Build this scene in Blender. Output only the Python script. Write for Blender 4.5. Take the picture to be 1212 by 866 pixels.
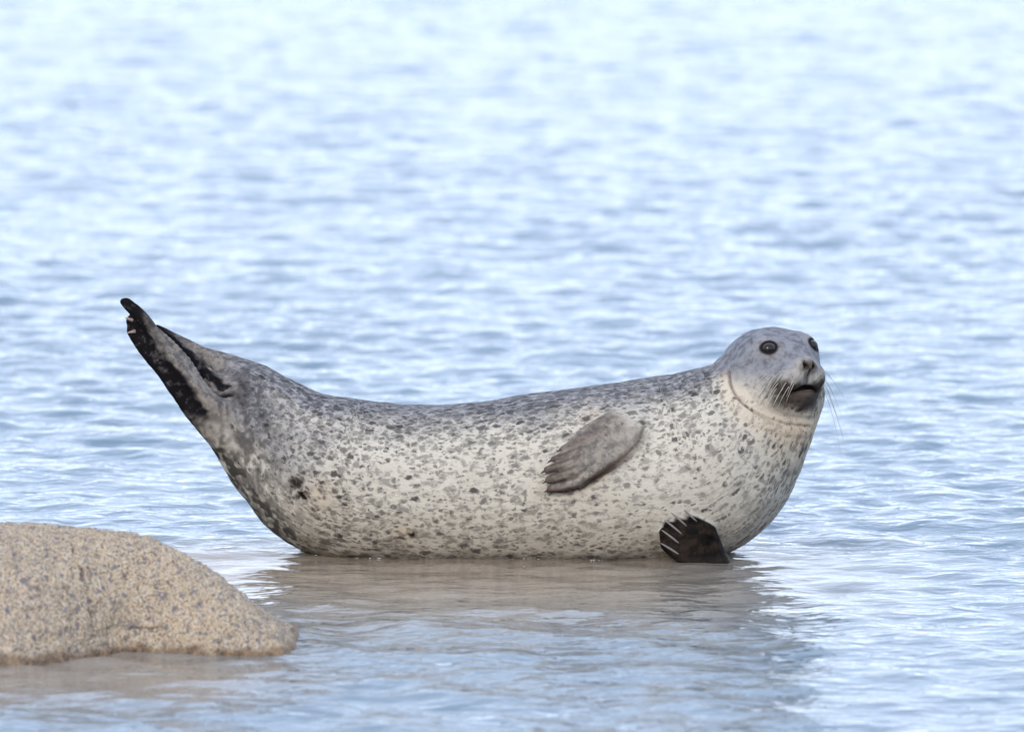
import bpy, bmesh, math, random
import numpy as np
from mathutils import Vector, Matrix

for o in list(bpy.data.objects):
    bpy.data.objects.remove(o, do_unlink=True)
random.seed(7)
rng = np.random.default_rng(11)
scene = bpy.context.scene
COL = scene.collection

# ------------------------------------------------------------------ camera
W, H = 1212.0, 866.0                 # the photograph's frame, used for measuring
DIST, DEP = 20.0, math.radians(7.0)  # distance to the seal, depression at its waterline
FPX = 11019.0
PITCH = DEP - math.atan(227.0 / FPX)
CAM = np.array([0.0, -DIST * math.cos(DEP), DIST * math.sin(DEP)])
FW = np.array([0.0, math.cos(PITCH), -math.sin(PITCH)])
UPV = np.array([0.0, math.sin(PITCH), math.cos(PITCH)])
cam_d = bpy.data.cameras.new("camera")
cam_d.sensor_width = 36.0
cam_d.lens = 36.0 * FPX / W
cam_d.clip_start = 0.5
cam_d.clip_end = 6000.0
cam_d.dof.use_dof = True
cam_d.dof.focus_distance = 19.95
cam_d.dof.aperture_fstop = 5.0
cam = bpy.data.objects.new("camera", cam_d)
cam.location = CAM
cam.rotation_euler = (math.pi / 2 - PITCH, 0, 0)
COL.objects.link(cam)
scene.camera = cam

# ------------------------------------------------------------------ sky, sun, exposure
SUN_EL, SUN_AZ = math.radians(24), math.radians(203)    # azimuth clockwise from +Y: behind the camera, to its left
world = bpy.data.worlds.new("World")
scene.world = world
world.use_nodes = True
nt = world.node_tree
nt.nodes.clear()
wo = nt.nodes.new("ShaderNodeOutputWorld")
bg = nt.nodes.new("ShaderNodeBackground")
sky = nt.nodes.new("ShaderNodeTexSky")
sky.sky_type = 'NISHITA'
sky.sun_disc = False
sky.sun_elevation = SUN_EL
sky.sun_rotation = SUN_AZ
sky.air_density = 1.0
sky.dust_density = 0.8
sky.ozone_density = 1.0
veil = nt.nodes.new("ShaderNodeMix")          # thin even cloud veil over the whole sky
veil.data_type = 'RGBA'
veil.inputs[0].default_value = 0.84
veil.inputs[7].default_value = (7.8, 8.9, 11.1, 1)
nt.links.new(sky.outputs[0], veil.inputs[6])
nt.links.new(veil.outputs[2], bg.inputs[0])
bg.inputs[1].default_value = 0.10
nt.links.new(bg.outputs[0], wo.inputs[0])
sun_d = bpy.data.lights.new("sun", 'SUN')
sun_d.energy = 1.1
sun_d.angle = math.radians(20)
sun_d.color = (1.0, 0.92, 0.80)
sun = bpy.data.objects.new("sun", sun_d)
sd = Vector((math.sin(SUN_AZ) * math.cos(SUN_EL), math.cos(SUN_AZ) * math.cos(SUN_EL), math.sin(SUN_EL)))
sun.rotation_euler = sd.to_track_quat('Z', 'Y').to_euler()
sun.location = sd * 30
COL.objects.link(sun)
scene.view_settings.view_transform = 'Standard'
scene.view_settings.look = 'None'
scene.view_settings.gamma = 1.0
scene.view_settings.exposure = 0.84
scene.cycles.max_bounces = 6
scene.cycles.caustics_reflective = False
scene.cycles.caustics_refractive = False


# ------------------------------------------------------------------ helpers
def P(px, py, y=0.0):
    """world point that stands at depth y and was measured at (px, py) in the photograph"""
    d = FW + np.array([1.0, 0, 0]) * ((px - W / 2) / FPX) + UPV * ((H / 2 - py) / FPX)
    return CAM + d * ((y - CAM[1]) / d[1])


S = 20.0 / FPX          # metres per measured pixel at the seal


def to_px(v):
    r = v - CAM
    dz = r @ FW
    return W / 2 + FPX * r[:, 0] / dz, H / 2 - FPX * (r @ UPV) / dz


def sstep(a, b, x):
    t = np.clip((x - a) / (b - a), 0, 1)
    return t * t * (3 - 2 * t)


def catmull(pts, n):
    pts = np.asarray(pts, float)
    m = len(pts)
    ext = np.vstack([2 * pts[0] - pts[1], pts, 2 * pts[-1] - pts[-2]])
    out = []
    for t in np.linspace(0, m - 1 - 1e-9, n):
        i = int(t)
        f = t - i
        a, b, c, d = ext[i], ext[i + 1], ext[i + 2], ext[i + 3]
        out.append(0.5 * (2 * b + (c - a) * f + (2 * a - 5 * b + 4 * c - d) * f ** 2 + (3 * b - a - 3 * c + d) * f ** 3))
    return np.array(out)


def nrm(v):
    v = np.asarray(v, float)
    return v / np.linalg.norm(v)


class NT:
    """tiny node-tree writer"""
    def __init__(self, name):
        self.mat = bpy.data.materials.new(name)
        self.mat.use_nodes = True
        self.t = self.mat.node_tree
        self.t.nodes.clear()
        self.out = self.t.nodes.new("ShaderNodeOutputMaterial")

    def n(self, typ, **kw):
        nd = self.t.nodes.new(typ)
        for k, v in kw.items():
            setattr(nd, k, v)
        return nd

    def put(self, sock, val):
        if isinstance(val, bpy.types.NodeSocket):
            self.t.links.new(val, sock)
        elif isinstance(val, (tuple, list)) and len(val) == 3 and sock.type == 'RGBA':
            sock.default_value = (*val, 1)
        else:
            sock.default_value = val

    def math(self, op, a, b=0.0, c=0.0, clamp=False):
        nd = self.n("ShaderNodeMath", operation=op, use_clamp=clamp)
        for s_, v in zip(nd.inputs, (a, b, c)):
            self.put(s_, v)
        return nd.outputs[0]

    def vmath(self, op, a, b):
        nd = self.n("ShaderNodeVectorMath", operation=op)
        self.put(nd.inputs[0], a)
        self.put(nd.inputs[1], b)
        return nd.outputs[0]

    def mix(self, f, a, b):
        nd = self.n("ShaderNodeMix", data_type='RGBA')
        self.put(nd.inputs[0], f)
        self.put(nd.inputs[6], a)
        self.put(nd.inputs[7], b)
        return nd.outputs[2]

    def ramp(self, x, lo, hi, smooth=True):
        nd = self.n("ShaderNodeMapRange", interpolation_type='SMOOTHSTEP' if smooth else 'LINEAR')
        self.put(nd.inputs[0], x)
        nd.inputs[1].default_value = lo
        nd.inputs[2].default_value = hi
        return nd.outputs[0]

    def noise(self, vec, scale, detail=3.0, rough=0.55, dist=0.0, out=0):
        nd = self.n("ShaderNodeTexNoise")
        if vec is not None:
            self.put(nd.inputs['Vector'], vec)
        nd.inputs['Scale'].default_value = scale
        nd.inputs['Detail'].default_value = detail
        nd.inputs['Roughness'].default_value = rough
        nd.inputs['Distortion'].default_value = dist
        return nd.outputs[out]

    def voro(self, vec, scale, out='Distance', feature='F1'):
        nd = self.n("ShaderNodeTexVoronoi", feature=feature)
        self.put(nd.inputs['Vector'], vec)
        nd.inputs['Scale'].default_value = scale
        return nd.outputs[out]

    def attr(self, name, vec=False):
        nd = self.n("ShaderNodeAttribute", attribute_name=name)
        return nd.outputs['Vector'] if vec else nd.outputs['Fac']

    def bump(self, height, dist=1.0, strength=1.0, normal=None):
        nd = self.n("ShaderNodeBump")
        self.put(nd.inputs['Height'], height)
        nd.inputs['Distance'].default_value = dist
        nd.inputs['Strength'].default_value = strength
        if normal is not None:
            self.put(nd.inputs['Normal'], normal)
        return nd.outputs[0]

    def principled(self, color, rough=0.5, spec=0.5, ior=1.45, normal=None, **kw):
        nd = self.n("ShaderNodeBsdfPrincipled")
        self.put(nd.inputs['Base Color'], color)
        self.put(nd.inputs['Roughness'], rough)
        self.put(nd.inputs['Specular IOR Level'], spec)
        nd.inputs['IOR'].default_value = ior
        if normal is not None:
            self.put(nd.inputs['Normal'], normal)
        for k, v in kw.items():
            self.put(nd.inputs[k.replace('_', ' ')], v)
        return nd.outputs[0]

    def done(self, shader):
        self.t.links.new(shader, self.out.inputs['Surface'])
        return self.mat


def mesh_obj(name, verts, faces, mat, parent=None, smooth=True):
    me = bpy.data.meshes.new(name)
    verts = np.asarray(verts, np.float32)
    if isinstance(faces, np.ndarray):
        k = faces.shape[1]
        me.vertices.add(len(verts))
        me.vertices.foreach_set("co", verts.ravel())
        me.loops.add(faces.size)
        me.loops.foreach_set("vertex_index", faces.ravel().astype(np.int32))
        me.polygons.add(len(faces))
        me.polygons.foreach_set("loop_start", np.arange(0, faces.size, k, dtype=np.int32))
        me.polygons.foreach_set("loop_total", np.full(len(faces), k, np.int32))
        me.update(calc_edges=True)
    else:
        me.from_pydata(verts.tolist(), [], faces)
        me.update()
    me.validate()
    if smooth:
        me.polygons.foreach_set("use_smooth", np.ones(len(me.polygons), bool))
    me.materials.append(mat)
    o = bpy.data.objects.new(name, me)
    COL.objects.link(o)
    if parent is not None:
        o.parent = parent
        o.matrix_parent_inverse = Matrix.Translation(-parent.location)
    return o


def set_attr(o, name, data):
    a = o.data.attributes.new(name, 'FLOAT_VECTOR' if data.ndim == 2 else 'FLOAT', 'POINT')
    a.data.foreach_set("vector" if data.ndim == 2 else "value", data.astype(np.float32).ravel())


def grid_faces(nu, nv):
    i = np.arange(nu * nv).reshape(nu, nv)
    return np.stack([i[:-1, :-1], i[1:, :-1], i[1:, 1:], i[:-1, 1:]], -1).reshape(-1, 4)


def vnoise(p, seed=0):
    """value noise in [-1,1] at points p (n,3)"""
    i = np.floor(p).astype(np.int64)
    f = p - i
    f = f * f * (3 - 2 * f)
    out = np.zeros(len(p))
    for dx in (0, 1):
        for dy in (0, 1):
            for dz in (0, 1):
                h = ((i[:, 0] + dx) * 73856093) ^ ((i[:, 1] + dy) * 19349663) ^ ((i[:, 2] + dz) * 83492791) ^ (seed * 2654435761)
                h = (h ^ (h >> 13)) * 1274126177 & 0x7fffffff
                v = (h ^ (h >> 16)) % 65536 / 32767.5 - 1
                w = (f[:, 0] if dx else 1 - f[:, 0]) * (f[:, 1] if dy else 1 - f[:, 1]) * (f[:, 2] if dz else 1 - f[:, 2])
                out += w * v
    return out


# ------------------------------------------------------------------ water surface
def spaced(lo, hi, fine_lo, fine_hi, fine, grow):
    mid = list(np.arange(fine_lo, fine_hi, fine))
    a, st = [], fine
    x = mid[0]
    while x > lo:
        st *= grow
        x -= st
        a.append(x)
    b, st = [], fine
    x = mid[-1]
    while x < hi:
        st *= grow
        x += st
        b.append(x)
    return np.array(a[::-1] + mid + b)


def calm(x, y):
    """how sheltered the water is: the seal and the rock break the ripples on the camera side"""
    c = np.exp(-((x + 0.0) / 0.95) ** 4) * sstep(-1.25, -0.20, y) * (1 - sstep(-0.10, 0.25, y))
    c = np.maximum(c, 0.16 * (1 - sstep(-1.9, -1.2, y)))
    c = np.maximum(c, 0.5 * np.exp(-((x + 1.0) / 0.7) ** 4) * sstep(-3.4, -2.2, y) * (1 - sstep(-1.9, -1.2, y)))
    return c


def waves(x, y):
    r = np.random.default_rng(5)
    z = np.zeros_like(x)
    dist = np.clip(y, 0, None)
    near = np.zeros_like(x)
    for k in range(90):
        lam = 0.07 * (0.50 / 0.07) ** (r.random() ** 1.1)
        th = r.normal(0, 0.80) + 0.15
        kx, ky = math.sin(th) * 2 * math.pi / lam, math.cos(th) * 2 * math.pi / lam
        slope = 0.0145 * (lam / 0.25) ** (-0.12)
        amp = slope * lam / (2 * math.pi)
        ph = r.random() * 6.283
        w = np.sin(kx * x + ky * y + ph + 0.5 * np.sin(0.9 * x + 0.5 * y + k))
        w = w + 0.30 * np.sin(2 * (kx * x + ky * y + ph) + 1.6)
        if lam > 0.24:
            z += amp * w
        else:
            near += amp * w
    c = calm(x, y)
    gust = 1.0 + 0.35 * np.sin(0.8 * x + 0.3 * y + 1.0) * np.sin(0.55 * y + 0.4 * x)
    far = 1 + 0.3 * sstep(2, 14, y)
    return (z * (1 - 0.70 * c) + near * gust * (1 - 0.45 * c)) * far


def build_water():
    xs = spaced(-2500, 2500, -1.7, 1.7, 0.022, 1.035)
    ys = spaced(-60, 28, -3.4, 4.0, 0.020, 1.0042)
    ys = np.concatenate([ys, 28.3 + np.cumsum(0.13 * 1.06 ** np.arange(80))])
    X, Y = np.meshgrid(xs, ys, indexing='ij')
    Z = waves(X, Y)
    gx = np.gradient(xs)
    gy = np.gradient(ys)
    sp = np.maximum(gx[:, None], gy[None, :])
    Z *= 1 - sstep(0.10, 0.4, sp)
    # small raised lip where the water meets the skin of the seal comes from the surface itself
    v = np.stack([X, Y, Z], -1).reshape(-1, 3)
    m = NT("water")
    geo = m.n("ShaderNodeNewGeometry").outputs['Position']
    cl = m.attr("calm")
    vec = m.vmath('MULTIPLY', geo, (0.75, 1.0, 1.0))
    n1 = m.noise(vec, 11.0, 2.0, 0.5, 0.3)
    n2 = m.noise(m.vmath('MULTIPLY', geo, (0.5, 1.0, 1.0)), 27.0, 2.0, 0.5, 0.4)
    h = m.math('ADD', m.math('MULTIPLY', n1, 0.0105), m.math('MULTIPLY', n2, 0.0042))
    n3 = m.noise(m.vmath('MULTIPLY', geo, (0.4, 1.0, 1.0)), 62.0, 2.0, 0.5, 0.3)
    h = m.math('ADD', h, m.math('MULTIPLY', n3, 0.0014))
    h = m.math('MULTIPLY', h, m.math('SUBTRACT', 1.0, m.math('MULTIPLY', cl, 0.62)))
    nor = m.bump(h, 1.0)
    fr = m.n("ShaderNodeFresnel")
    fr.inputs['IOR'].default_value = 1.333
    m.put(fr.inputs['Normal'], nor)
    gl = m.n("ShaderNodeBsdfGlossy")
    gl.inputs['Color'].default_value = (1, 1, 1, 1)
    gl.inputs['Roughness'].default_value = 0.03
    m.put(gl.inputs['Normal'], nor)
    df = m.n("ShaderNodeBsdfDiffuse")
    m.put(df.inputs['Color'], m.mix(m.attr("shallow"), (0.125, 0.21, 0.285), (0.36, 0.285, 0.21)))  # brown also carries the painted reflection of rock and seal
    tr = m.n("ShaderNodeBsdfTransparent")
    tr.inputs['Color'].default_value = (0.72, 0.86, 0.90, 1)
    b = m.n("ShaderNodeMixShader")
    b.inputs[0].default_value = 0.3
    m.t.links.new(df.outputs[0], b.inputs[1])
    m.t.links.new(tr.outputs[0], b.inputs[2])
    mx = m.n("ShaderNodeMixShader")
    m.put(mx.inputs[0], fr.outputs[0])
    m.t.links.new(b.outputs[0], mx.inputs[1])
    m.t.links.new(gl.outputs[0], mx.inputs[2])
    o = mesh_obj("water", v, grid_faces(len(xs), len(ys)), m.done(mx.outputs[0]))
    set_attr(o, "calm", calm(X, Y).ravel())
    set_attr(o, "shallow", np.maximum(0.8 * np.exp(-((X + 1.0) / 0.6) ** 4) * sstep(-2.6, -1.9, Y) * (1 - sstep(-1.4, -1.0, Y)), np.exp(-((X + 0.25) / 0.95) ** 4) * (1 - sstep(-0.05, 0.5, Y)) * (0.10 * sstep(-4, -1.5, Y) + 0.90 * sstep(-1.75, -0.30, Y))).ravel())  # brown patches stand in for rock and seal reflections, besides the shallows
    o["kind"] = "structure"
    o["label"] = "rippled pale blue sea water reflecting the sky"
    return o


build_water()


def build_seabed():
    xs = spaced(-2500, 2500, -2.5, 2.5, 0.08, 1.12)
    ys = spaced(-60, 4000, -4.0, 4.0, 0.08, 1.10)
    X, Y = np.meshgrid(xs, ys, indexing='ij')
    base = -0.085 - 0.55 * sstep(0.3, 4.0, Y) - 1.2 * sstep(4, 25, Y) - 0.25 * sstep(-2.0, -6, Y) - 0.3 * sstep(1.3, 4, np.abs(X))
    Z = base + 0.012 * np.sin(7 * X + 2 * np.sin(3 * Y)) * np.sin(5 * Y + X)
    m = NT("seabed_sand")
    geo = m.n("ShaderNodeNewGeometry").outputs['Position']
    c = m.mix(m.noise(geo, 14, 4), (0.16, 0.12, 0.085), (0.30, 0.235, 0.17))
    o = mesh_obj("seabed", np.stack([X, Y, Z], -1).reshape(-1, 3), grid_faces(len(xs), len(ys)), m.done(m.principled(c, 0.9, 0.1)))
    o["kind"] = "structure"
    return o


build_seabed()


# ------------------------------------------------------------------ granite rock
def seg_dist(px, py, pts):
    """distance (in the pts' own units) to a polyline and the fraction along it"""
    best = np.full(px.shape, 1e9)
    frac = np.zeros(px.shape)
    n = len(pts) - 1
    for i in range(n):
        ax, ay = pts[i]
        bx, by = pts[i + 1]
        dx, dy = bx - ax, by - ay
        t = np.clip(((px - ax) * dx + (py - ay) * dy) / (dx * dx + dy * dy), 0, 1)
        d = np.hypot(px - ax - t * dx, py - ay - t * dy)
        u = d < best
        best[u] = d[u]
        frac[u] = (i + t[u]) / n
    return best, frac


def build_rock():
    yr = -1.36                                   # depth of the ridge
    top = [(-420, 700), (-330, 668), (-220, 640), (-110, 622), (0, 618.5), (60, 622), (120, 628), (160, 633), (190, 645), (220, 661), (250, 682),
           (280, 707), (310, 734), (335, 757), (346, 770), (356, 786), (372, 812)]
    ridge = lambda a: float(np.interp(a, [-420, 60, 200, 300, 346], [-1.30, -1.30, -1.36, -1.46, -1.53]))
    tx = np.array([P(a, b, ridge(a))[0] for a, b in top])
    tz = np.array([P(a, b, ridge(a))[2] for a, b in top])
    ty = np.array([ridge(a) for a, b in top])
    xe = tx[-1]
    xs = np.concatenate([np.linspace(tx[0], P(-30, 700, yr)[0], 120)[:-1], np.linspace(P(-30, 700, yr)[0], xe, 420)])
    Hx = np.interp(xs, tx, tz)
    kk = np.exp(-np.linspace(-2, 2, 21) ** 2)
    kk /= kk.sum()
    Hx = np.convolve(np.pad(Hx, 10, mode='edge'), kk, 'valid')
    # front waterline measured along the foot of the rock -> half depth of the front
    fl = [(-420, 795), (-200, 795), (0, 793), (60, 788), (90, 780), (130, 770), (200, 772), (260, 777), (300, 777), (342, 773), (372, 772)]
    fx, fy = [], []
    for a, b in fl:
        d = FW + np.array([1.0, 0, 0]) * ((a - W / 2) / FPX) + UPV * ((H / 2 - b) / FPX)
        p = CAM - d * (CAM[2] / d[2])
        fx.append(p[0])
        fy.append(p[1])
    yr = np.interp(xs, tx, ty)
    front = yr - np.interp(xs, fx, fy)
    front = np.convolve(np.pad(front, 90, mode='edge'), np.hanning(181) / np.hanning(181).sum(), 'valid')
    front = np.clip(front, 0.02, None)
    yr = yr[:, None]
    nv = 380
    v = np.concatenate([np.linspace(-1.35, 0.55, 300), np.linspace(0.55, 1.35, 81)[1:]])
    bottom = -0.14
    X = np.repeat(xs[:, None], len(v), 1)
    Hc = Hx[:, None]
    top_h = np.maximum(Hc, bottom + 0.01)
    Y = np.where(v[None, :] < 0, yr + v[None, :] * front[:, None], yr + v[None, :] * 0.42)
    prof = 1 - np.abs(v[None, :]) ** 2.1
    Z = np.where(Hc > 0, top_h * prof + np.where(np.abs(v)[None, :] > 1, -0.02, 0), Hc + 0.04 * (prof - 1))
    Z = np.maximum(Z, bottom - 0.05)
    pts = np.stack([X, Y, Z], -1)
    du = np.gradient(pts, axis=0)
    dv = np.gradient(pts, axis=1)
    N = np.cross(du, dv)
    N /= np.linalg.norm(N, axis=-1, keepdims=True) + 1e-12
    p = pts.reshape(-1, 3)
    N = N.reshape(-1, 3)
    big = 0.005 * vnoise(p * 7, 1) + 0.003 * vnoise(p * 24, 2) + 0.004 * vnoise(p * 55, 3)
    g1 = vnoise(p * 170, 4)
    g2 = vnoise(p * 330, 5)
    grain = 0.0024 * g1 + 0.0022 * g2
    grain += 0.0028 * np.clip(vnoise(p * 230, 6) - 0.45, 0, 1)
    pits = sstep(0.35, 0.7, vnoise(p * 75, 8)) * sstep(-0.1, 0.4, vnoise(p * 22, 9))
    px, py = to_px(p)
    jx = px + 3.0 * vnoise(p * 110, 12) + 1.5 * vnoise(p * 300, 13)
    jy = py + 2.5 * vnoise(p * 120, 14)
    crack = np.zeros(len(p))
    for pl, w in [([(127, 742), (140, 739), (165, 748) if False else (158, 742), (178, 743), (195, 741)], 1.4),
                  ([(84, 640), (88, 660), (97, 680), (104, 700), (106, 725), (110, 745), (108, 756)], 1.2),
                  ([(68, 693), (76, 705), (83, 714)], 1.2),
                  ([(150, 655), (152, 672), (150, 684)], 1.2),
                  ([(262, 740), (263, 755), (256, 772)], 1.3),
                  ([(206, 662), (214, 676), (222, 692)], 0.8)]:
        d, f = seg_dist(jx, jy, pl)
        crack = np.maximum(crack, (1 - sstep(w * 0.4, w * 1.6, d)) * (1 - 0.4 * f) * sstep(-0.7, 0.2, vnoise(p * 38, 16)))
    crack *= (N[:, 1] < 0.5)
    p = p + N * (big + grain - 0.003 * pits - 0.0035 * crack)[:, None]
    wet = 1 - sstep(0.002, 0.020, p[:, 2] + 0.010 * vnoise(p * 30, 15) - 0.02 * np.clip((100 - px) / 100, 0, 1))
    m = NT("granite")
    co = m.n("ShaderNodeTexCoord").outputs['Object']
    c0 = m.voro(co, 330, 'Color')
    sep = m.n("ShaderNodeSeparateColor")
    m.put(sep.inputs[0], c0)
    r, g, b_ = sep.outputs[0], sep.outputs[1], sep.outputs[2]
    base = m.mix(m.noise(co, 40, 3), (0.35, 0.275, 0.185), (0.49, 0.40, 0.285))
    base = m.mix(m.ramp(r, 0.35, 0.9), base, (0.47, 0.345, 0.23))
    base = m.mix(m.math('MULTIPLY', m.ramp(g, 0.74, 0.84), 0.75), base, (0.52, 0.48, 0.42))
    base = m.mix(m.math('MULTIPLY', m.ramp(b_, 0.70, 0.84), 0.85), base, (0.12, 0.098, 0.085))
    gm = m.math('MULTIPLY', m.ramp(m.noise(m.vmath('MULTIPLY', co, (1.0, 1.0, 0.6)), 75, 3, 0.6), 0.56, 0.64), 0.85)
    base = m.mix(gm, base, (0.145, 0.135, 0.15))
    base = m.mix(m.math('MULTIPLY', m.ramp(m.noise(co, 12, 4, 0.6), 0.45, 0.75), 0.35), base, (0.25, 0.20, 0.145))
    base = m.mix(m.math('MULTIPLY', m.attr("crack"), 0.9), base, (0.05, 0.035, 0.03))
    base = m.mix(m.math('MULTIPLY', m.attr("pits"), 0.6), base, (0.14, 0.11, 0.10))
    wetc = m.mix(m.ramp(m.noise(co, 60, 3), 0.35, 0.65), (0.085, 0.05, 0.028), (0.22, 0.14, 0.075))
    base = m.mix(m.math('MULTIPLY', m.attr("wet"), 0.85), base, wetc)
    rough = m.math('SUBTRACT', 0.85, m.math('MULTIPLY', m.attr("wet"), 0.5))
    nor = m.bump(m.noise(co, 380, 2, 0.6), 0.0034)
    o = mesh_obj("granite_rock", p, grid_faces(len(xs), len(v)), m.done(m.principled(base, rough, 0.35, normal=nor)))
    set_attr(o, "crack", crack)
    set_attr(o, "pits", pits)
    set_attr(o, "wet", wet)
    o["label"] = "low tan granite boulder with dark cracks, rising from the water beside the seal"
    o["category"] = "rock"
    return o


build_rock()

# ------------------------------------------------------------------ seal: signed distance field
Y0 = 0.10


class Chain:
    """dense run of ellipsoids; frames as columns, radii per ellipsoid"""
    def __init__(self, c, r, frames=None):
        self.c = np.asarray(c, float)
        r = np.asarray(r, float)
        self.r = np.repeat(r[:, None], 3, 1) if r.ndim == 1 else r
        self.f = frames if frames is not None else np.repeat(np.eye(3)[None], len(self.c), 0)
        self.mx = self.r.max(1)

    def eval(self, p, margin):
        d = np.full(len(p), 0.5)
        x = p[:, 0]
        for c, r, f, m in zip(self.c, self.r, self.f, self.mx):
            a, b = np.searchsorted(x, (c[0] - m - margin, c[0] + m + margin))
            if b <= a:
                continue
            q = (p[a:b] - c) @ f
            k0 = np.sqrt(((q / r) ** 2).sum(1))
            k1 = np.sqrt(((q / (r * r)) ** 2).sum(1)) + 1e-9
            dd = k0 * (k0 - 1) / k1
            np.minimum(d[a:b], dd, out=d[a:b])
        return d


def smin(a, b, k):
    h = np.clip(k - np.abs(a - b), 0, None) / k
    return np.minimum(a, b) - h * h * k * 0.25


GROUPS = []      # (chain, blend radius, +1 add / -1 cut)


def sdf_sorted(p, margin=0.05, upto=None):
    d = None
    for ch, k, s_ in GROUPS[:upto]:
        e = ch.eval(p, margin)
        if d is None:
            d = e
        elif s_ > 0:
            d = smin(d, e, k)
        else:
            d = -smin(-d, e, k)
    return d


def sdf(p, margin=0.05, upto=None):
    p = np.atleast_2d(p)
    o = np.argsort(p[:, 0], kind='stable')
    out = np.empty(len(p))
    out[o] = sdf_sorted(p[o], margin, upto)
    return out


def grad(p, margin=0.05, e=0.0012, upto=None):
    g = np.stack([sdf(p + e * np.eye(3)[i], margin, upto) - sdf(p - e * np.eye(3)[i], margin, upto) for i in range(3)], 1)
    return g / (np.linalg.norm(g, axis=1, keepdims=True) + 1e-12)


def surf(px, py, upto=None):
    """first points of the animal met along the lines of sight measured at (px, py), and their normals"""
    p = np.array([P(a, b, -0.35) for a, b in zip(px, py)])
    d = p - CAM
    d /= np.linalg.norm(d, axis=1, keepdims=True)
    for _ in range(45):
        dd = sdf(p, 0.6, upto)
        p = p + d * np.clip(dd * 0.85, -0.01, 0.2)[:, None]
    return p, grad(p, 0.6, upto=upto)


# trunk: stations measured as (upper outline, lower outline)
ST = [((318, 447), (261, 530)), ((345, 457), (287, 572)), ((385, 469), (316, 612)), ((440, 478), (362, 655)),
      ((505, 481), (455, 674)), ((580, 476), (560, 678)), ((660, 462), (660, 678)), ((740, 450), (760, 674)),
      ((795, 442), (846, 660)), ((826, 436), (889, 615)), ((850, 430), (928, 562)), ((866, 424), (954, 514))]
cen = []
for (ax, ay), (bx, by) in ST:
    cen.append(((ax + bx) / 2, (ay + by) / 2, math.hypot(ax - bx, ay - by) / 2))
cc = catmull(cen, 90)
ydrift = np.interp(cc[:, 0], [290, 400, 800, 900], [0.02, 0.0, 0.0, -0.02])
trunk_c = np.array([P(a, b, Y0 + yd) for (a, b, _), yd in zip(cc, ydrift)])
trunk_r = np.stack([cc[:, 2] * S, cc[:, 2] * S * np.interp(cc[:, 0], [290, 400, 700, 870, 910], [0.9, 1.04, 1.06, 1.05, 1.0]), cc[:, 2] * S], 1)
GROUPS.append((Chain(trunk_c, trunk_r), 0.02, 1))

# ---- head
HC = P(917, 438, Y0 - 0.045)
YAW, PIT = math.radians(33), math.radians(11)
hf = np.array([math.sin(YAW) * math.cos(PIT), -math.cos(YAW) * math.cos(PIT), math.sin(PIT)])
hs = nrm(np.cross(hf, [0, 0, 1]))            # towards the animal's right cheek (picture left)
hs = -hs if hs[0] > 0 else hs
hu = nrm(np.cross(hs, hf))
hu = -hu if hu[2] < 0 else hu
HM = np.stack([hf, hs, hu], 1)


def hp(f, s_, u):
    return HC + HM @ np.array([f, s_, u])


def head_chain(items):
    c = [hp(*i[:3]) for i in items]
    r = [i[3:6] for i in items]
    fr = []
    for i in items:
        a = math.radians(i[6]) if len(i) > 6 else 0.0       # pitch of the ellipsoid in the head's own frame
        R = np.array([[math.cos(a), 0, -math.sin(a)], [0, 1, 0], [math.sin(a), 0, math.cos(a)]])
        fr.append(HM @ R)
    return Chain(c, r, np.array(fr))


GROUPS.append((head_chain([(-0.012, 0, 0.012, 0.098, 0.100, 0.082)]), 0.045, 1))                       # braincase
GROUPS.append((head_chain([(-0.02, 0, -0.045, 0.085, 0.094, 0.062)]), 0.05, 1))                        # jowls
GROUPS.append((head_chain([(0.062, 0, 0.006, 0.072, 0.034, 0.034, -14)]), 0.045, 1))                    # bridge of the nose
GROUPS.append((head_chain([(0.078, 0.026, -0.026, 0.046, 0.036, 0.033), (0.078, -0.026, -0.026, 0.046, 0.036, 0.033)]), 0.022, 1))  # whisker pads
GROUPS.append((head_chain([(0.119, 0, -0.004, 0.017, 0.020, 0.014)]), 0.014, 1))                       # nose
GROUPS.append((head_chain([(0.055, 0, -0.062, 0.052, 0.036, 0.025, -6)]), 0.024, 1))                   # lower jaw
GROUPS.append((head_chain([(0.045, 0.049, 0.041, 0.030, 0.026, 0.027), (0.045, -0.049, 0.041, 0.030, 0.026, 0.027)]), 0.03, 1))   # brow and eye surround
# cuts: mouth line, philtrum, nostrils
mo = []
for a in np.linspace(-1, 1, 13):
    mo.append((0.106 - 0.026 * a * a, 0.034 * a, -0.048 - 0.010 * a * a, 0.012, 0.006, 0.0034 * (1.05 - a * a)))
GROUPS.append((head_chain(mo), 0.006, -1))
GROUPS.append((head_chain([(0.128, 0, -0.026, 0.008, 0.0026, 0.016)]), 0.006, -1))
for sg in (1, -1):
    GROUPS.append((head_chain([(0.134, sg * 0.0115, -0.001, 0.010, 0.0032, 0.0085), (0.1345, sg * 0.0085, -0.008, 0.009, 0.003, 0.005)]), 0.004, -1))
# eye sockets
EYES = []
for sg in (1, -1):
    e = hp(0.0655, sg * 0.0545, 0.0425)
    EYES.append((e, sg))
NBODY_HEAD = len(GROUPS)


# ---- flippers
def paddle(stations, n, nor_fn=None):
    """stations (px, py, y, half width px, half thickness px); lies in the plane of its axis and the side vector"""
    st = catmull(stations, n)
    c = np.array([P(a, b, y) for a, b, y, _, _ in st])
    ax = np.gradient(c, axis=0)
    fr, rr = [], []
    for i in range(n):
        a = nrm(ax[i])
        nn = np.asarray(nor_fn(i / (n - 1)))
        nn = nrm(nn - a * (nn @ a))
        sd_ = np.cross(nn, a)
        fr.append(np.stack([a, sd_, nn], 1))
        w, t = st[i, 3] * S, st[i, 4] * S
        rr.append((max(t, w * 0.55), w, t))
    return Chain(c, rr, np.array(fr))


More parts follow.
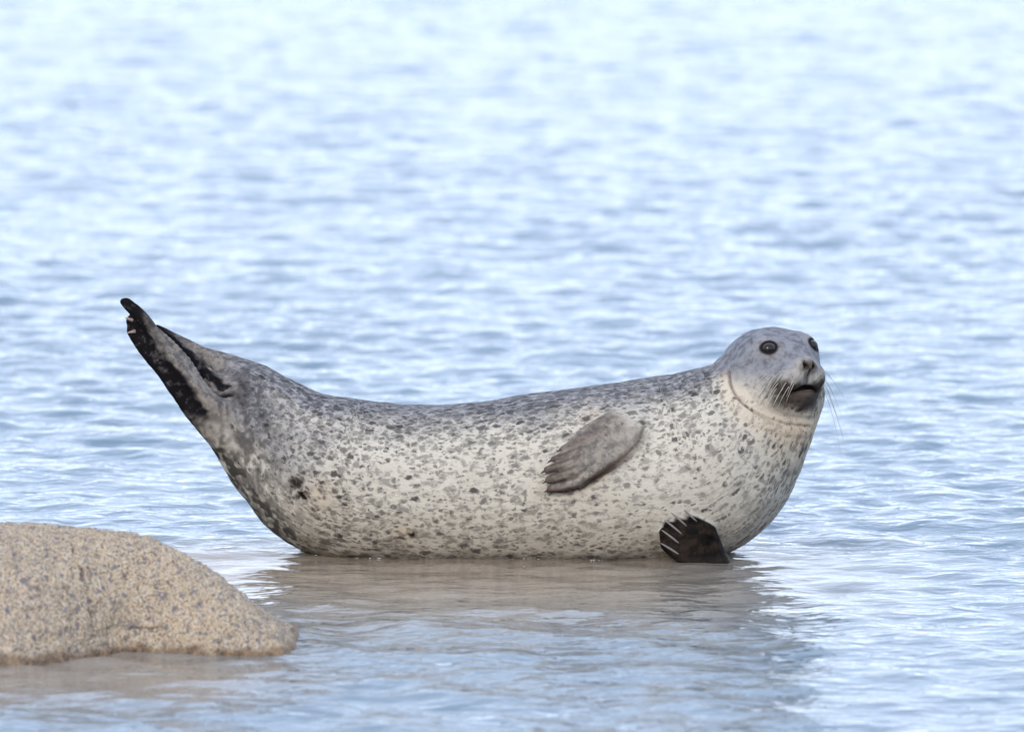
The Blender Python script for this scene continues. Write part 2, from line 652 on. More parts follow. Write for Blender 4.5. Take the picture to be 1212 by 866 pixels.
nh = lambda t: (0.25, -1.0, 0.15)
# far hind limb and flipper
GROUPS.append((paddle([(332, 494, 0.12, 44, 40), (307, 465, 0.13, 31, 34), (286, 448, 0.145, 22, 25), (263, 433, 0.155, 16.5, 17), (236, 419, 0.16, 11, 10), (205, 400, 0.165, 7, 6), (186, 387, 0.165, 3.5, 3)],
                      44, lambda t: (0.2, -0.8, -0.45)), 0.035, 1))
# near hind limb: two long outer digits joined by a hollow web
GROUPS.append((paddle([(300, 528, 0.075, 40, 34), (258, 498, 0.06, 26, 22), (232, 471, 0.045, 21, 13), (208, 432, 0.035, 19, 7), (180, 402, 0.03, 17, 5), (163, 384, 0.03, 13, 4), (156, 377, 0.03, 9, 3.5)],
                      44, nh), 0.022, 1))
GROUPS.append((paddle([(272, 498, 0.045, 16, 14), (243, 472, 0.030, 10, 11), (219, 445, 0.022, 9, 10), (194, 414, 0.018, 8.5, 9), (172, 381, 0.018, 8.5, 8), (152, 361, 0.02, 6.5, 6), (146, 357, 0.02, 4, 4)], 60, nh), 0.010, 1))
GROUPS.append((paddle([(262, 520, 0.04, 14, 12), (233, 494, 0.032, 9, 8), (209, 462, 0.026, 8, 7), (187, 434, 0.022, 7, 6), (167, 408, 0.02, 7, 6), (156, 392, 0.02, 6, 5)], 50, nh), 0.010, 1))
for dx, dy in ((8, 9), (15, 19)):
    GROUPS.append((paddle([(240 - dx * .4, 466 + dy * .3, 0.032, 7, 7), (200 - dx * 0.5, 418 + dy * 0.6, 0.022, 6, 6), (152 + dx * .35, 371 + dy * 0.9, 0.022, 4, 4)], 36, nh), 0.008, 1))
# dark fold of web between the two hind limbs
GROUPS.append((paddle([(300, 500, 0.10, 26, 20), (272, 473, 0.10, 18, 12), (248, 450, 0.10, 13, 9), (226, 425, 0.11, 9, 6), (204, 402, 0.12, 6, 4)], 26, lambda t: (0.3, -0.9, 0.3)), 0.010, 1))

# near fore flipper lies along the flank
NB = len(GROUPS)


fl_f = []
fst = catmull([(756, 492, 20, 12, -9), (742, 505, 28, 12, -3), (716, 525, 32, 10.5, 2), (694, 541, 28, 8.5, 5), (680, 551, 23, 6, 6), (672, 556, 17, 4.5, 6)], 30)
sp_, sn_ = surf(fst[:, 0], fst[:, 1], NB)
fl_c = sp_ + sn_ * (fst[:, 4] * S)[:, None]
tv = np.gradient(fl_c, axis=0)
for i in range(len(fst)):
    axv = nrm(tv[i])
    n_ = nrm(sn_[i] + np.array([0, -0.3, 0.15]))
    n_ = nrm(n_ - axv * (n_ @ axv))
    fl_f.append(np.stack([axv, np.cross(n_, axv), n_], 1))
GROUPS.append((Chain(fl_c, np.stack([fst[:, 2] * S * 0.5, fst[:, 2] * S, fst[:, 3] * S], 1), np.array(fl_f)), 0.022, 1))
FORE_TIPS = []
digits = [((716, 549), (682, 571), (653, 578), 6.5), ((712, 540), (678, 559), (650, 568), 6.2), ((710, 532), (676, 548), (648, 557), 6.0),
          ((712, 522), (682, 535), (656, 545), 5.5), ((716, 512), (692, 522), (667, 533), 5.0)]
for a, b, c_, w in digits:
    pl = catmull([a, b, c_], 22)
    p_, n_ = surf(pl[:, 0], pl[:, 1], NB)
    ch = p_ + n_ * 9 * S
    rr = w * S * (1.0 - 0.35 * np.linspace(0, 1, 22) ** 2)
    GROUPS.append((Chain(ch, rr), 0.006, 1))
    FORE_TIPS.append((ch[-1], nrm(ch[-1] - ch[-5]), rr[-1]))
# other fore flipper, tucked under the chest
NFF = len(GROUPS)
yb = -0.075
ff = lambda t: (-0.15, -1.0, 0.35)
GROUPS.append((paddle([(862, 688, yb + 0.02, 11, 11), (846, 666, yb, 18, 11), (829, 648, yb - 0.010, 27, 9), (813, 633, yb - 0.012, 31, 7), (803, 624, yb - 0.012, 27, 5)], 26, ff), 0.010, 1))
FAR_TIPS = []
for a, b, w in [((838, 630), (808, 603), 6.5), ((832, 640), (796, 609), 6), ((828, 650), (790, 619), 6), ((826, 661), (787, 631), 6), ((828, 672), (786, 646), 6)]:
    A, B = P(*a, yb - 0.017), P(*b, yb - 0.019)
    t = np.linspace(0, 1, 20)[:, None]
    GROUPS.append((Chain(A + (B - A) * t, w * S * (1 - 0.45 * t[:, 0] ** 2)), 0.011, 1))
    FAR_TIPS.append((B, nrm(B - A), w * S * 0.55))


# ------------------------------------------------------------------ seal: surface extraction
def extract(vox=0.003, fac=5):
    lo = np.array([P(135, 0, 0)[0] - 0.02, -0.20, -0.09])
    hi = np.array([P(985, 0, 0)[0] + 0.03, 0.37, P(140, 345, 0)[2] + 0.02])
    cv = vox * fac
    nc = np.ceil((hi - lo) / cv).astype(int) + 1
    nf = nc * fac
    ci = np.stack(np.meshgrid(*[np.arange(n) for n in nc], indexing='ij'), -1).reshape(-1, 3)
    cd = sdf_sorted(lo + (ci + 0.5) * cv - vox * 0.5, 0.10)
    dense = np.repeat(np.repeat(np.repeat((np.sign(cd) * cv).reshape(nc).astype(np.float32), fac, 0), fac, 1), fac, 2)
    act = ci[np.abs(cd) < cv * 1.7]
    off = np.stack(np.meshgrid(*[np.arange(fac)] * 3, indexing='ij'), -1).reshape(-1, 3)
    fi = (act[:, None, :] * fac + off[None]).reshape(-1, 3)
    fi = fi[np.argsort(fi[:, 0], kind='stable')]
    dense[fi[:, 0], fi[:, 1], fi[:, 2]] = sdf_sorted(lo + fi * vox, 0.02)
    neg = dense < 0
    cnt = np.zeros(np.array(neg.shape) - 1, np.uint8)
    for dx in (0, 1):
        for dy in (0, 1):
            for dz in (0, 1):
                cnt += neg[dx:dx + cnt.shape[0], dy:dy + cnt.shape[1], dz:dz + cnt.shape[2]]
    cells = np.argwhere((cnt > 0) & (cnt < 8))
    idx = np.full(cnt.shape, -1, np.int32)
    idx[cells[:, 0], cells[:, 1], cells[:, 2]] = np.arange(len(cells))
    acc = np.zeros((len(cells), 3))
    num = np.zeros(len(cells))
    corners = [(a, b, c) for a in (0, 1) for b in (0, 1) for c in (0, 1)]
    val = {c: dense[cells[:, 0] + c[0], cells[:, 1] + c[1], cells[:, 2] + c[2]] for c in corners}
    for c in corners:
        for ax in range(3):
            if c[ax] == 0:
                c2 = list(c)
                c2[ax] = 1
                a, b = val[c], val[tuple(c2)]
                m = (a < 0) != (b < 0)
                t = np.where(m, a / np.where(m, a - b, 1), 0)
                pos = np.repeat(np.array(c, float)[None], len(cells), 0)
                pos[:, ax] = t
                acc[m] += pos[m]
                num[m] += 1
    v = lo + (cells + acc / num[:, None]) * vox
    faces = []
    for ax in range(3):
        sl = [slice(0, -1)] * 3
        s2 = list(sl)
        a = neg
        sh = [slice(None)] * 3
        sh[ax] = slice(0, -1)
        sh2 = [slice(None)] * 3
        sh2[ax] = slice(1, None)
        e = np.argwhere(neg[tuple(sh)] != neg[tuple(sh2)])
        u, w = (ax + 1) % 3, (ax + 2) % 3
        e = e[(e[:, u] > 0) & (e[:, w] > 0) & (e[:, u] < cnt.shape[u]) & (e[:, w] < cnt.shape[w])]
        q = []
        for du, dw in ((1, 1), (0, 1), (0, 0), (1, 0)):
            k = e.copy()
            k[:, u] -= du
            k[:, w] -= dw
            q.append(idx[k[:, 0], k[:, 1], k[:, 2]])
        q = np.stack(q, 1)
        flip = ~neg[e[:, 0], e[:, 1], e[:, 2]]
        q[flip] = q[flip][:, ::-1]
        faces.append(q[(q >= 0).all(1)])
    return v, np.concatenate(faces)


import time
_t = time.time()
V, F = extract()
N = grad(V, 0.02)
for _ in range(2):
    dd = sdf(V, 0.02)
    V = V - N * np.clip(dd, -0.002, 0.002)[:, None] * 0.8
print("SEAL verts", len(V), "time", time.time() - _t)

# ---- fine relief and coat masks
vx, vy = to_px(V)
rel = V - HC
hl = rel @ HM                      # head coordinates
near = N[:, 1] < 0.35
j = lambda a, f, s_: a * vnoise(V * f, s_)
vxj, vyj = vx + j(3, 60, 20), vy + j(3, 60, 21)
disp = np.zeros(len(V))


def line(pts, w0, w1, jit=True):
    d, f = seg_dist(vxj if jit else vx, vyj if jit else vy, pts)
    return (1 - sstep(w0, w1, d)) * near, f


# neck creases
NECK = catmull([(863, 440), (866, 458), (876, 474), (892, 487), (912, 497), (935, 503), (957, 505)], 24)
NECK2 = catmull([(885, 458), (898, 474), (916, 486), (938, 494), (962, 496)], 18)
c1, f1 = line(NECK, 0.2, 2.4, False)
c1b, _ = line(NECK + np.array([-5, 6]), 2, 9, False)
c2, _ = line(NECK2, 0.8, 4.5, False)
disp += -0.0042 * c1 - 0.0030 * c2 + 0.0035 * c1b * (1 - c1)
# folds where the hind limbs fold out of the trunk and over the shoulder
folds = np.zeros(len(V))
for pts, a in [([(262, 478), (263, 495), (262, 512)], 1.0), ([(270, 480), (272, 500), (280, 520)], 0.8), ([(690, 500), (704, 488), (716, 477)], 0.7),
               ([(285, 470), (292, 490), (305, 508)], 0.5), ([(763, 498), (760, 512), (752, 522)], 0.8)]:
    c_, _ = line(pts, 0.4, 3.4, False)
    folds = np.maximum(folds, a * c_)
disp += -0.003 * folds
disp += j(0.0022, 13, 33) * (vx > 300) + j(0.0012, 26, 34)
disp += j(0.0010, 45, 31) + j(0.0005, 110, 32)
# pits for the navel and the rear opening
bx_, by_ = vx + j(5, 75, 80) + j(3, 170, 81), vy + j(4, 75, 82) + j(3, 170, 83)
spot_a = np.maximum(0.75 * np.exp(-(((bx_ - 351) / 6) ** 2 + ((by_ - 572) / 6) ** 2)), np.exp(-(((bx_ - 357) / 6.5) ** 2 + ((by_ - 587) / 4.5) ** 2))) * near
spot_b = np.exp(-(((bx_ - 488) / 5) ** 2 + ((by_ - 632) / 4) ** 2)) * near
disp += -0.006 * spot_a - 0.005 * spot_b
# ear hole
ear = np.exp(-(((vx - 889) / 1.6) ** 2 + ((vy - 404) / 4) ** 2)) * near * (vy > 395)
disp += -0.003 * ear
V0 = V
V = V + N * disp[:, None]

# body coordinates: along the spine, across it, in depth
sp = trunk_c
arc = np.concatenate([[0], np.cumsum(np.linalg.norm(np.diff(sp, axis=0), axis=1))])
best = np.full(len(V), 1e9)
bi = np.zeros(len(V), int)
for i in range(len(sp)):
    d = (V[:, 0] - sp[i, 0]) ** 2 + (V[:, 2] - sp[i, 2]) ** 2
    u = d < best
    best[u] = d[u]
    bi[u] = i
tg = np.gradient(sp, axis=0)
tg[:, 1] = 0
tg /= np.linalg.norm(tg, axis=1, keepdims=True)
tn = np.stack([-tg[:, 2], np.zeros(len(tg)), tg[:, 0]], 1)      # dorsal direction
relb = V - sp[bi]
s_al = arc[bi] + (relb * tg[bi]).sum(1)
s_up = (relb * tn[bi]).sum(1)
up_n = s_up / trunk_r[bi, 0]                                    # -1 belly .. 1 back
bco = np.stack([s_al, V[:, 1], s_up], 1)

# the back's darker saddle, rolled away from the viewer
depth_n = (V[:, 1] - Y0) / trunk_r[bi, 1]
dorsal = up_n * 0.93 + depth_n * 0.37
n2a = j(0.6, 22, 66) + j(0.4, 60, 67)
m_back = sstep(0.22, 0.85, dorsal + j(0.12, 18, 40) + j(0.10, 45, 41))
m_back = np.maximum(m_back, (1 - sstep(285, 440, vx + 40 * n2a)) * sstep(-0.75, 0.25, up_n + 0.3 * n2a))
# head mask and the dark muzzle
in_head = sstep(0.145, 0.11, np.linalg.norm(rel, axis=1)) * (1 - sstep(-2, 6, (vy - np.interp(vx, NECK[:, 0], NECK[:, 1]))) * (vx < 975))
face = np.clip(in_head * sstep(-0.075, 0.005, hl[:, 2] + 0.25 * hl[:, 0] - 0.02), 0, 1)
mz = sstep(-0.005, 0.035, hl[:, 0]) * sstep(-0.034, -0.050, hl[:, 2] - 0.22 * np.abs(hl[:, 1]) + j(0.008, 60, 50)) * sstep(-0.116, -0.078, hl[:, 2] - 0.25 * np.abs(hl[:, 1]) + j(0.012, 40, 51)) * (1 - sstep(0.050, 0.085, np.abs(hl[:, 1]) + j(0.010, 50, 52)))
lip = np.exp(-((hl[:, 2] + 0.0625) / 0.006) ** 2) * sstep(0.085, 0.095, hl[:, 0]) * np.exp(-(hl[:, 1] / 0.020) ** 4)
noser = np.exp(-(((hl[:, 0] - 0.133) / 0.012) ** 2 + (hl[:, 1] / 0.021) ** 2 + ((hl[:, 2] + 0.008) / 0.018) ** 2))
nost = np.zeros(len(V))
for sg in (1, -1):
    nost = np.maximum(nost, np.exp(-(((hl[:, 1] - sg * 0.0108) / 0.0046) ** 2 + ((hl[:, 2] + 0.003) / 0.008) ** 2)) * (hl[:, 0] > 0.112))
slit = np.zeros(len(V))
for q in mo:
    slit = np.maximum(slit, np.exp(-(((hl[:, 1] - q[1]) / 0.006) ** 2 + ((hl[:, 2] - q[2]) / 0.0042) ** 2)) * (hl[:, 0] > q[0] - 0.02))
eyer = np.zeros(len(V))
eyel = np.zeros(len(V))
for e, sg in EYES:
    de = np.linalg.norm(((V - e) @ HM) * np.array([1, 1, 1.2]), axis=1)
    eyer = np.maximum(eyer, 1 - sstep(0.0185, 0.0235, de))
    eyel = np.maximum(eyel, np.exp(-((de - 0.029) / 0.006) ** 2))
# whisker pads: rows of dark follicles
ROOTS = []
dots = np.zeros(len(V))
for sg in (1, -1):
    for row in range(4):
        for k in range(6):
            r_ = hp(0.104 - 0.011 * k + 0.004 * row, sg * (0.034 + 0.0045 * k), -0.014 - 0.0085 * row + 0.001 * k)
            g_ = grad(r_[None])[0]
            r_ = r_ - g_ * sdf(r_)[0]
            ROOTS.append((r_, g_, sg, row, k))
            dots = np.maximum(dots, np.exp(-(((V0 - r_) ** 2).sum(1) / 0.0021 ** 2)))
pad = np.exp(-((hl[:, 2] + 0.036) / 0.016) ** 2) * sstep(0.06, 0.09, hl[:, 0]) * (1 - sstep(0.035, 0.06, np.abs(hl[:, 1])))
philt = np.exp(-(hl[:, 1] / 0.0035) ** 2) * (hl[:, 0] > 0.10) * sstep(-0.05, -0.04, hl[:, 2]) * sstep(0.0, -0.012, hl[:, 2])
# blackish hide: hind flippers, rear underside, other fore flipper; also painted shade at the crotch
ax_near, ta = seg_dist(vx, vy, [(262, 482), (232, 440), (205, 408), (180, 385), (160, 370)])
hind = (vx < 282) & (vy < 520)
n2 = j(1, 28, 60) * 0.5 + j(1, 70, 61) * 0.5
side_n = (vx - np.interp(vy, [355, 395, 430, 460, 490, 520], [142, 166, 196, 221, 238, 255]))   # px right of the flipper's middle
tipk = 1 - sstep(160, 205, vx)
blk_near = np.clip(1 - sstep(2, 12, side_n + 9 * n2) + tipk, 0, 1) * sstep(530, 480, vy + 30 * n2) * sstep(290, 262, vx)
isfar = V[:, 1] > 0.085
farlow = sstep(5, 14, vy - np.interp(vx, [185, 215, 245, 275, 310], [390, 410, 430, 446, 462]) + 5 * n2) * (vx < 300) * sstep(505, 470, vy)
blk = np.where(isfar, np.maximum(farlow * sstep(310, 270, vx), 1 - sstep(190, 225, vx)) * (vy < 500) * (vx < 300), blk_near * (vx < 280))
d_in, f_in = seg_dist(vx + j(4, 60, 86), vy + j(4, 60, 87), [(185, 388), (204, 405), (228, 428), (254, 450), (284, 474)])
inner = (1 - sstep(3, 8, d_in / (1.25 - 0.75 * f_in ** 3))) * near
blk = np.maximum(blk, np.clip(inner * 1.2, 0, 1) * (V[:, 1] > 0.066))
crt = np.exp(-(((vx - 268) / 16) ** 2 + ((vy - 472) / 9) ** 2)) * (V[:, 1] > 0.05)  # crotch between the hind limbs blackened, its shade put into the colour
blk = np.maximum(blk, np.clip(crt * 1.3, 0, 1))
edge = 1 - sstep(6, 36, vx - np.interp(vy, [480, 505, 540, 570, 600, 635, 660], [222, 240, 263, 287, 310, 340, 365]) + 6 * n2)
blk = np.maximum(blk, 0.9 * edge * sstep(-0.15, 0.25, j(0.6, 55, 63) + j(0.4, 110, 64) + 0.25 * (edge - 0.5)) * (vy > 480) * (vx < 380))
rump = (1 - sstep(285, 365, vx + 30 * n2 - 0.35 * (vy - 520))) * (vy > 425) * sstep(-0.30, 0.30, j(0.6, 42, 84) + j(0.5, 95, 85) + 0.05)
blk = np.maximum(blk, 0.72 * rump * sstep(262, 285, vx))
ff_black = sstep(0.0015, 0.004, sdf(V0, 0.02, NFF)) * (vx > 770)
# near fore flipper colours
fdist, ft = seg_dist(vx, vy, [(752, 502), (712, 528), (660, 562)])
raw_sd = sdf(V0, 0.02, NB)
fore = sstep(0.003, 0.008, raw_sd) * (1 - 0.8 * sstep(-8, 14, (vx - 735) * 0.6 - (vy - 497))) * (1 - 0.25 * sstep(705, 760, vx)) * (vx < 768) * (vx > 640) * (vy < 590)
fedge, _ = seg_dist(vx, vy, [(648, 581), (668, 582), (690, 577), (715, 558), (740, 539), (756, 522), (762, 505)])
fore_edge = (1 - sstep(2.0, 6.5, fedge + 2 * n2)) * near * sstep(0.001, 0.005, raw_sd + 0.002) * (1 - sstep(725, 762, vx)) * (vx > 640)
fore_rim_shade = (1 - sstep(0.8, 2.8, fedge)) * near * (1 - 0.3 * sstep(725, 760, vx)) * (vx < 770) * (vx > 640) * (vy < 590)  # edge shadow painted along the flipper's brown lower rim
fore = np.maximum(fore, (0.95 + 0.25 * n2) * (1 - sstep(250, 300, vx + 20 * n2)) * (vy < 545))
fore = np.clip(fore, 0, 1)
# grooves between the digits
groove = np.zeros(len(V))
for (a, b, c_, w), (a2, b2, c2_, w2) in zip(digits[:-1], digits[1:]):
    mid = [((a[0] + a2[0]) / 2 - 22, (a[1] + a2[1]) / 2 + 11), ((b[0] + b2[0]) / 2, (b[1] + b2[1]) / 2), ((c_[0] + c2_[0]) / 2, (c_[1] + c2_[1]) / 2)]
    d, f = seg_dist(vx, vy, mid)
    groove = np.maximum(groove, (1 - sstep(0.8, 3.0, d)) * (0.3 + 0.7 * f) * (fore > 0.3) * (vx > 600))
# warm stains
warm = 0.5 * np.exp(-(((vx - 374) / 22) ** 2 + ((vy - 588) / 20) ** 2)) + 0.7 * np.exp(-(((vx - 478) / 13) ** 2 + ((vy - 632) / 8) ** 2))
warm += 0.42 * (1 - sstep(6, 30, seg_dist(vx, vy, NECK + np.array([4, 4]))[0]))
warm += 0.5 * np.exp(-(((vx - 945) / 40) ** 2 + ((vy - 520) / 45) ** 2))
warm += 0.30 * np.exp(-(((vx - 700) / 16) ** 2 + ((vy - 493) / 12) ** 2))
warm = np.clip(warm * near, 0, 1) * (1 - face)
spotden = np.clip(0.80 + 0.15 * sstep(0.0, 0.5, dorsal) + 0.20 * (1 - sstep(330, 560, vx)) + 0.12 * sstep(-0.55, -0.95, up_n) - 0.28 * np.exp(-(((vx - 800) / 110) ** 2 + ((vy - 600) / 60) ** 2))
                  - 0.22 * np.exp(-(((vx - 440) / 70) ** 2 + ((vy - 560) / 40) ** 2)), 0.06, 1)
spotden *= 1 - 0.42 * (1 - sstep(6, 22, seg_dist(vx, vy, NECK + np.array([6, 0]))[0]))
spotden *= 1 - 0.8 * (1 - sstep(255, 290, vx))
spotden *= (1 - 0.85 * face) * (1 - 0.8 * fore) * (1 - blk)
spotdark = np.clip(0.72 + 0.6 * (1 - sstep(330, 500, vx)) * sstep(0.6, -0.2, up_n) + 0.25 * sstep(0.2, 0.7, dorsal) + 0.3 * sstep(880, 940, vx), 0, 1)


def coat_material():
    m = NT("seal_coat")
    b = m.attr("bco", True)
    wob = m.vmath('MULTIPLY', m.vmath('SUBTRACT', m.noise(b, 55, 3, 0.6, out=1), (0.5, 0.5, 0.5)), (0.022, 0.016, 0.016))
    bw = m.vmath('ADD', b, wob)
    st = m.vmath('MULTIPLY', bw, (0.62, 1.0, 1.0))
    den = m.attr("spotden")
    fleck = m.noise(m.vmath('MULTIPLY', bw, (0.35, 1, 1)), 230, 3, 0.6)

    def spots(scale, size_lo, size_hi):
        nd = m.n("ShaderNodeTexVoronoi")
        m.put(nd.inputs['Vector'], st)
        nd.inputs['Scale'].default_value = scale
        sc = m.n("ShaderNodeSeparateColor")
        m.put(sc.inputs[0], nd.outputs['Color'])
        rad = m.math('MULTIPLY_ADD', sc.outputs[0], size_hi - size_lo, size_lo)
        rad = m.math('MULTIPLY', rad, m.math('MULTIPLY_ADD', den, 0.9, 0.25))
        on = m.ramp(m.math('SUBTRACT', den, sc.outputs[1]), -0.12, 0.10)
        e = m.math('SUBTRACT', m.math('MULTIPLY_ADD', m.math('SUBTRACT', fleck, 0.5), 0.55, rad), nd.outputs['Distance'])
        f = m.ramp(e, -0.20, 0.18)
        return m.math('MULTIPLY', m.math('MULTIPLY', f, on), m.math('MULTIPLY_ADD', sc.outputs[2], 0.45, 0.55))
    s1 = spots(68, 0.18, 0.52)
    s2 = spots(125, 0.16, 0.52)
    blot = m.ramp(m.noise(st, 66, 3, 0.6), 0.50, 0.66)
    sp_ = m.math('MAXIMUM', s1, m.math('MULTIPLY', s2, 0.85))
    sp_ = m.math('MAXIMUM', sp_, m.math('MULTIPLY', m.math('MULTIPLY', blot, den), 0.75))
    cream = m.mix(m.noise(b, 7, 3), (0.43, 0.385, 0.315), (0.52, 0.48, 0.41))
    cream = m.mix(m.math('MULTIPLY', m.ramp(fleck, 0.45, 0.75), 0.35), cream, (0.34, 0.32, 0.29))
    back = m.mix(m.ramp(m.noise(st, 75, 3, 0.6), 0.38, 0.62), (0.06, 0.06, 0.075), (0.23, 0.228, 0.24))
    base = m.mix(m.math('MULTIPLY', m.attr("back"), 0.9), cream, back)
    base = m.mix(m.math('MULTIPLY', m.attr("warm"), 0.75), base, (0.50, 0.37, 0.24))
    dk = m.mix(m.attr("spotdark"), (0.105, 0.094, 0.090), (0.022, 0.019, 0.019))
    base = m.mix(m.math('MULTIPLY', sp_, 0.95), base, dk)
    facec = m.mix(m.ramp(m.noise(b, 62, 4, 0.65), 0.40, 0.66), (0.17, 0.178, 0.205), (0.075, 0.077, 0.097))
    base = m.mix(m.math('MULTIPLY', m.attr("face"), 0.9), base, facec)
    base = m.mix(m.math('MULTIPLY', m.attr("eyel"), 0.10), base, (0.42, 0.33, 0.26))
    forec = m.mix(m.ramp(m.noise(m.vmath('MULTIPLY', b, (1, 1, 1)), 60, 4, 0.65), 0.38, 0.62), (0.055, 0.048, 0.046), (0.215, 0.182, 0.152))
    base = m.mix(m.math('MULTIPLY', m.attr("fore"), 0.85), base, forec)
    base = m.mix(m.attr("line"), base, (0.065, 0.042, 0.032))  # dark flipper markings plus painted shade in creases, folds and digit grooves
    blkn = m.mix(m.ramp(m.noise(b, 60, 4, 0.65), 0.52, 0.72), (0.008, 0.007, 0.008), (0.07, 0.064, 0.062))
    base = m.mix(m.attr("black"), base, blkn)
    ffc = m.mix(m.ramp(m.noise(b, 60, 3), 0.4, 0.7), (0.005, 0.004, 0.0035), (0.022, 0.014, 0.010))
    base = m.mix(m.attr("ffblack"), base, ffc)
    base = m.mix(m.attr("muzzle"), base, (0.032, 0.022, 0.017))
    base = m.mix(m.attr("lip"), base, (0.085, 0.062, 0.054))
    base = m.mix(m.attr("hole"), base, (0.010, 0.006, 0.005))
    base = m.mix(m.math('MULTIPLY', m.attr("wet"), 0.8), base, m.mix(0.5, base, (0.03, 0.026, 0.022)))
    hair = m.noise(m.vmath('MULTIPLY', b, (0.12, 1, 1)), 700, 2, 0.6)
    hh = m.math('ADD', m.math('MULTIPLY', hair, 0.0012), m.math('MULTIPLY', fleck, 0.0016))
    nor = m.bump(hh, 1.0, 0.8)
    wet = m.math('MAXIMUM', m.attr("ffblack"), m.attr("wet"))
    rough = m.math('SUBTRACT', 0.62, m.math('MULTIPLY', wet, 0.28))
    blackest = m.math('MAXIMUM', m.math('MAXIMUM', m.attr("black"), m.math('MAXIMUM', m.attr("hole"), m.math('MULTIPLY', m.attr("muzzle"), 0.85))), m.math('MULTIPLY', m.attr("ffblack"), 0.7))
    spec = m.math('SUBTRACT', 0.15, m.math('MULTIPLY', blackest, 0.13))
    return m.done(m.principled(base, rough, spec, normal=nor))


seal = bpy.data.objects.new("seal", None)
seal.location = (0.0, Y0, 0.0)
seal.empty_display_size = 0.1
COL.objects.link(seal)
seal["label"] = "spotted grey and cream seal lying on its side in shallow water, tail and head raised"
seal["category"] = "seal"
bpy.context.view_layer.update()
body = mesh_obj("body", V, F, coat_material(), seal)
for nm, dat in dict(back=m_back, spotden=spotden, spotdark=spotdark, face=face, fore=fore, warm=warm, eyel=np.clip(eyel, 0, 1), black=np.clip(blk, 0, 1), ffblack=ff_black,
                    muzzle=np.clip(np.maximum.reduce([mz * 0.92, noser * 0.98, eyer, 0.55 * dots, 0.42 * pad * sstep(-0.4, 0.4, n2 + 0.1), 0.8 * philt]), 0, 1), lip=np.clip(lip, 0, 1),
                    line=np.clip(np.maximum.reduce([c1 * (1 - sstep(0.3, 0.75, f1)) * 0.6, 0.12 * c2, 0.3 * folds, fore_edge * 0.8, fore_rim_shade, groove * 0.95, 0.55 * fore * (vx > 600) * sstep(4, 22, (706 - vx) * 0.546 + (532 - vy) * 0.837) * sstep(-0.25, 0.3, n2), 0.75 * fore * (vx > 600) * (1 - sstep(648, 676, vx + 6 * n2)), 0.6 * ear]), 0, 1),
                    wet=(1 - sstep(0.004, 0.026, V[:, 2] + j(0.010, 34, 70))) * (vx > 300), hole=np.clip(np.maximum.reduce([np.clip(nost * 1.4, 0, 1), slit, 0.85 * eyer, np.clip(spot_a * 1.25, 0, 1), np.clip(1.2 * spot_b, 0, 1)]), 0, 1)).items():
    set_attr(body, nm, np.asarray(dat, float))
set_attr(body, "bco", bco)


# ------------------------------------------------------------------ seal: eyes, claws, whiskers
def eye_material():
    m = NT("eye")
    return m.done(m.principled((0.008, 0.006, 0.005), 0.04, 0.4, 1.4, Coat_Weight=0.2, Coat_Roughness=0.03))


def uv_sphere(c, r, fr=np.eye(3), nu=24, nv=14):
    vs, fs = [], []
    for i in range(nv + 1):
        a = math.pi * i / nv
        for k in range(nu):
            b = 2 * math.pi * k / nu
            q = np.array([math.sin(a) * math.cos(b), math.sin(a) * math.sin(b), math.cos(a)]) * r
            vs.append(np.asarray(c) + fr @ q)
    for i in range(nv):
        for k in range(nu):
            fs.append((i * nu + k, (i + 1) * nu + k, (i + 1) * nu + (k + 1) % nu, i * nu + (k + 1) % nu))
    return vs, fs


em = eye_material()
for e, sg in EYES:
    d_, n_ = sdf(e)[0], grad(e[None])[0]
    c = e - n_ * (d_ + 0.0125)
    f_ = HM
    vs, fs = uv_sphere(c, np.array([0.0165, 0.0165, 0.0136]), f_)
    mesh_obj("eye", vs, fs, em, seal)


def tube(path, radii, k=5):
    path = np.asarray(path, float)
    tan = np.gradient(path, axis=0)
    vs, fs = [], []
    ref = np.array([0.3, 0.5, 0.81])
    for p_, t_, r_ in zip(path, tan, radii):
        t_ = nrm(t_)
        a = nrm(np.cross(t_, ref))
        b = np.cross(t_, a)
        for q in range(k):
            w_ = 2 * math.pi * q / k
            vs.append(p_ + r_ * (a * math.cos(w_) + b * math.sin(w_)))
    n = len(path)
    for i in range(n - 1):
        for q in range(k):
            fs.append((i * k + q, i * k + (q + 1) % k, (i + 1) * k + (q + 1) % k, (i + 1) * k + q))
    fs.append(tuple(range(k))[::-1])
    fs.append(tuple(range((n - 1) * k, n * k)))
    return vs, fs


def claw_material(name, col):
    m = NT(name)
    co = m.n("ShaderNodeTexCoord").outputs['Object']
    return m.done(m.principled(m.mix(m.noise(co, 200, 2), col, tuple(c * 0.6 for c in col)), 0.3, 0.5))


dark_claw = claw_material("dark_claw", (0.05, 0.042, 0.04))
pale_claw = claw_material("pale_claw", (0.21, 0.19, 0.18))
for p_, d_, r_ in FORE_TIPS:
    t = np.linspace(0, 1, 7)
    path = p_ + np.outer(t * 0.019 - 0.004, d_) + np.outer(-0.004 * t ** 2, [0, 0, 1])
    vs, fs = tube(path, 0.0042 * (1 - t) ** 0.7 + 0.0004, 7)
    mesh_obj("claw", vs, fs, dark_claw, seal)
for p_, d_, r_ in FAR_TIPS:
    t = np.linspace(0, 1, 9)
    path = p_ + np.outer(t * 0.050 - 0.040, d_) + np.outer(0.0105 + 0.003 * np.sin(t * 3.1), [0.05, -1, 0.25])
    vs, fs = tube(path, 0.0021 * np.sin(np.clip(t * 2.6 + 0.35, 0, 3.0)) ** 0.8 + 0.0003, 7)
    mesh_obj("claw", vs, fs, pale_claw, seal)
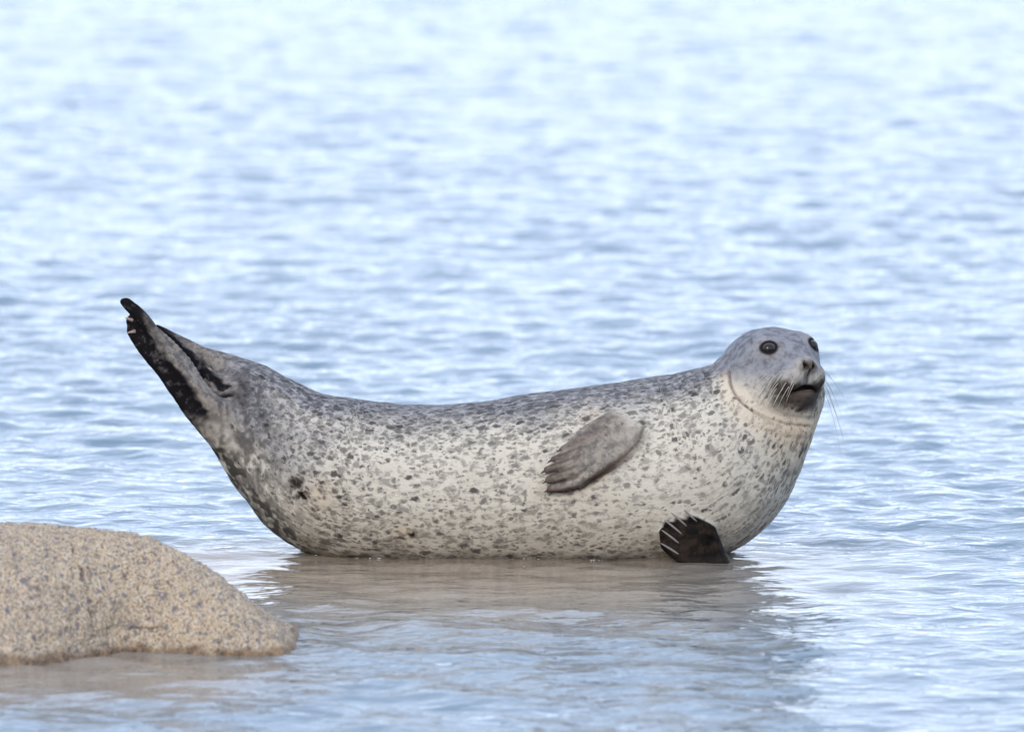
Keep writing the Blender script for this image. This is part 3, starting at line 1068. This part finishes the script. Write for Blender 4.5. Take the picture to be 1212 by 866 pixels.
for a, b in [((157, 379), (148, 376)), ((160, 392), (150, 394))]:
    A, B = P(*a, 0.012), P(*b, 0.004)
    t = np.linspace(0, 1, 6)
    vs, fs = tube(A + np.outer(t, B - A), 0.0042 * (1 - t) ** 0.7 + 0.0004, 7)
    mesh_obj("claw", vs, fs, claw_material("brown_claw", (0.30, 0.22, 0.18)), seal)

m = NT("whisker")
wmat_pale = m.done(m.principled((0.40, 0.36, 0.31), 0.4, 0.4))
wr = random.Random(3)
for root, n_, sg, row, k in ROOTS:
    if row == 0 and k > 3 or k == 0 and row < 2 or sg < 0 and (k < 2 or (row + k) % 2):
        continue
    L = (0.046 + 0.011 * k) * wr.uniform(0.75, 1.2) * (1.25 if sg < 0 else 0.68)
    out = nrm(HM @ np.array([0.10 - 0.12 * k + wr.uniform(-.12, .12), sg * 0.85, -0.50 - 0.14 * row + wr.uniform(-.15, .15)]))
    t = np.linspace(0, 1, 12)
    path = root - n_ * 0.001 + np.outer(t * L, out) + np.outer(-wr.uniform(0.28, 0.5) * L * t ** 2, [0, 0, 1]) + np.outer(-0.10 * L * t ** 2, hf)
    vs, fs = tube(path, (0.00075 if sg > 0 else 0.00055) * (1 - t) + 0.0002, 4)
    mesh_obj("whisker", vs, fs, wmat_pale, seal)

# ------------------------------------------------------------------ foam flecks along the waterline
m = NT("foam")
foam_mat = m.done(m.principled((0.78, 0.80, 0.82), 0.35, 0.5))
sel = (np.abs(V[:, 2] - 0.001) < 0.004) & (N[:, 1] < 0.2)
wl = V[sel]
wl = wl[np.argsort(wl[:, 0])]
fv, ff_ = [], []
fr_ = np.random.default_rng(21)
for _ in range(80):
    p_ = wl[fr_.integers(len(wl))]
    if vnoise(np.array([[p_[0] * 9, 3.1, 0.2]]), 77)[0] < 0.05:
        continue
    r_ = fr_.uniform(0.0005, 0.0014)
    c = np.array([p_[0] + fr_.normal(0, 0.004), p_[1] - abs(fr_.normal(0, 0.006)), 0.001 + waves(np.array([p_[0]]), np.array([p_[1]]))[0]])
    vs, fs = uv_sphere(c, np.array([r_ * fr_.uniform(1.2, 3.0), r_ * 1.3, r_ * 0.5]), np.eye(3), 8, 5)
    ff_ += [tuple(i + len(fv) for i in f) for f in fs]
    fv += vs
foam = mesh_obj("foam", fv, ff_, foam_mat)
foam["kind"] = "stuff"
foam["label"] = "tiny white foam flecks along the seal's waterline"
foam["category"] = "foam"
